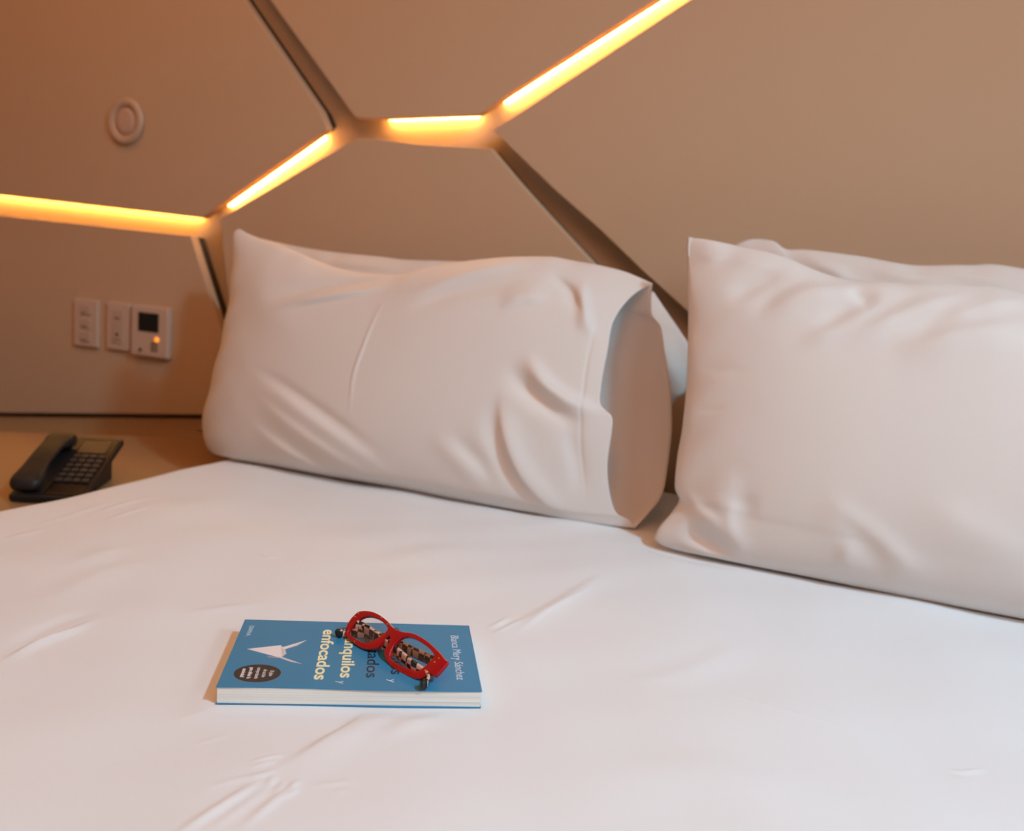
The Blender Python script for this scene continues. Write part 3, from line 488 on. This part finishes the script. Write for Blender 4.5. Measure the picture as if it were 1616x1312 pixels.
def glassmat():
    m = bpy.data.materials.new('spectacle_lens'); m.use_nodes = True; nt = m.node_tree; nt.nodes.clear()
    o = nt.nodes.new('ShaderNodeOutputMaterial'); t = nt.nodes.new('ShaderNodeBsdfTransparent'); gl = nt.nodes.new('ShaderNodeBsdfGlossy'); gl.inputs['Roughness'].default_value = .03
    f = nt.nodes.new('ShaderNodeFresnel'); f.inputs['IOR'].default_value = 1.5; mxs = nt.nodes.new('ShaderNodeMixShader'); t.inputs[0].default_value = (.96, .97, .97, 1)
    mxs.inputs[0].default_value = .07; nt.nodes.remove(f); nt.links.new(t.outputs[0], mxs.inputs[1]); nt.links.new(gl.outputs[0], mxs.inputs[2]); nt.links.new(mxs.outputs[0], o.inputs[0]); return m
GLASS = glassmat()
gl = thing('eyeglasses', 'red-framed eyeglasses with checkered temples folded on the blue book', 'glasses', tuple(go))
def gp(x, y, z=0): return go+gw*x+gu*y+gn*z
def rim():
    c = bpy.data.curves.new('rim', 'CURVE'); c.dimensions = '2D'; c.fill_mode = 'BOTH'; c.extrude = .0014; c.bevel_depth = .0009; c.bevel_resolution = 3; c.offset = -.0009
    for L, per in ((g['out'], 4), (g['lL'], 5), (g['lR'], 5)):
        P = catmull(L, per, True); s = c.splines.new('POLY'); s.points.add(len(P)-1); s.use_cyclic_u = True
        for i, q in enumerate(P): s.points[i].co = (q[0], q[1], 0, 1)
    o = bpy.data.objects.new('rim', c); COL.objects.link(o); bpy.context.view_layer.update()
    me = bpy.data.meshes.new_from_object(o.evaluated_get(bpy.context.evaluated_depsgraph_get())); bpy.data.objects.remove(o)
    for v in me.vertices: v.co = Vector(gp(v.co.x, v.co.y, v.co.z-.0023)-go)
    bm = bmesh.new(); bm.from_mesh(me); bmesh.ops.remove_doubles(bm, verts=bm.verts, dist=1e-6); bmesh.ops.recalc_face_normals(bm, faces=bm.faces); bm.to_mesh(me); bm.free()
    me.materials.clear(); me.materials.append(RED); f = bpy.data.objects.new('front_frame', me); COL.objects.link(f); f.parent = gl
    for p_ in me.polygons: p_.use_smooth = True
    me.set_sharp_from_angle(angle=.6)
rim()
for L in (g['lL'], g['lR']):
    P = catmull(L, 4, True); c = P.mean(0)
    P = c+(P-c)*1.02
    prism('lens', [gp(x, y, -.0030) for x, y in P], -gn*.0012, GLASS, gl)
def temple(pts, tip, hz):
    o = sweep('temple', pts, (0, 0, 1), .0105, .0038, TORT, gl, per=8, taper=lambda e: 1-.2*max(0, min(1, (e-.72)/.15)))
    return o
hL = g['out'][36] if len(g['out']) > 36 else g['out'][-2]
# hinges at both ends; temples fold behind the front and cross over
zt = bo.z+BT
def dp(x, y, dep, z): P = gp(x, y, 0); back = np.array([gu[0], gu[1], 0]); back /= np.linalg.norm(back); Q = P+back*dep; Q[2] = zt+z; return Q
tR = [np.array(q) for q in D['tipR']]; tL = [np.array(q) for q in D['tipL']]
temple([dp(-.026, .016, .004, .0125), dp(-.018, .016, .007, .0120), dp(.01, .014, .007, .0105), dp(.045, .010, .005, .0085), dp(.070, .007, .003, .0070), dp(.0855, .004, .006, .0048), tR[1], tR[2]], None, 0)
temple([dp(.094, .012, .008, .012), dp(.088, .012, .013, .0125), dp(.06, .012, .013, .0115), dp(.02, .012, .014, .010), dp(-.010, .012, .012, .0075), dp(-.022, .008, .010, .0055), dp(-.031, .006, .008, .0045), tL[1], tL[2]], None, 0)
for q in (tR, tL):
    e = q[2]+(q[2]-q[1])*.35
    sweep('temple_tip', [q[1]*.35+q[2]*.65+np.array([0, 0, .0004]), q[2]+np.array([0, 0, .0004]), e], (0, 0, 1), .0098, .0046, BLACK, gl, per=5, taper=lambda s: 1-.5*max(0, s-.6)/.4)
o_ = g['out']
fg = (tuple(go), tuple(gw), tuple(gu), tuple(gn))
eR = np.array(o_[20]); eR2 = np.array(o_[22])
dd_ = np.array(o_[22])-np.array(o_[21]); OUTW = 1 if (np.array([dd_[1], -dd_[0]])@((np.array(o_[21])+np.array(o_[22]))/2-np.array(o_).mean(0))) > 0 else -1
def lug(a, b, nm, m, th0, th1, dx):
    a, b = np.array(a), np.array(b); d = (b-a)/np.linalg.norm(b-a); nn = np.array([d[1], -d[0]])*dx
    pts = [gp(*(a+d*.001), th0), gp(*(b-d*.001), th0), gp(*(b-d*.001+nn), th0), gp(*(a+d*.001+nn), th0)]
    return prism(nm, pts, gn*(th1-th0), m, gl, bevel=.0006)
lug(o_[21], o_[22], 'end_piece', RED, -.0058, -.0044, OUTW*.0012)
lug(o_[21], o_[22], 'hinge', STEEL, -.0044, -.0030, OUTW*.0026)
for k, (x, y) in enumerate(D['studs']): lathe('stud', [(.0008, 0), (.0008, .0003), (.0004, .0005)], gp(x, y, .0001), gn, GOLD, gl, N=10)
for q in (D['pads'][0],):
    x, y = q
    sweep('nose_pad', [gp(x-.003, y+.003, -.004), gp(x, y, -.0065), gp(x+.001, y-.006, -.0065)], gw, .003, .0015, mat('nose_pad_clear', (.75, .75, .75), .15, .5), gl, per=4)
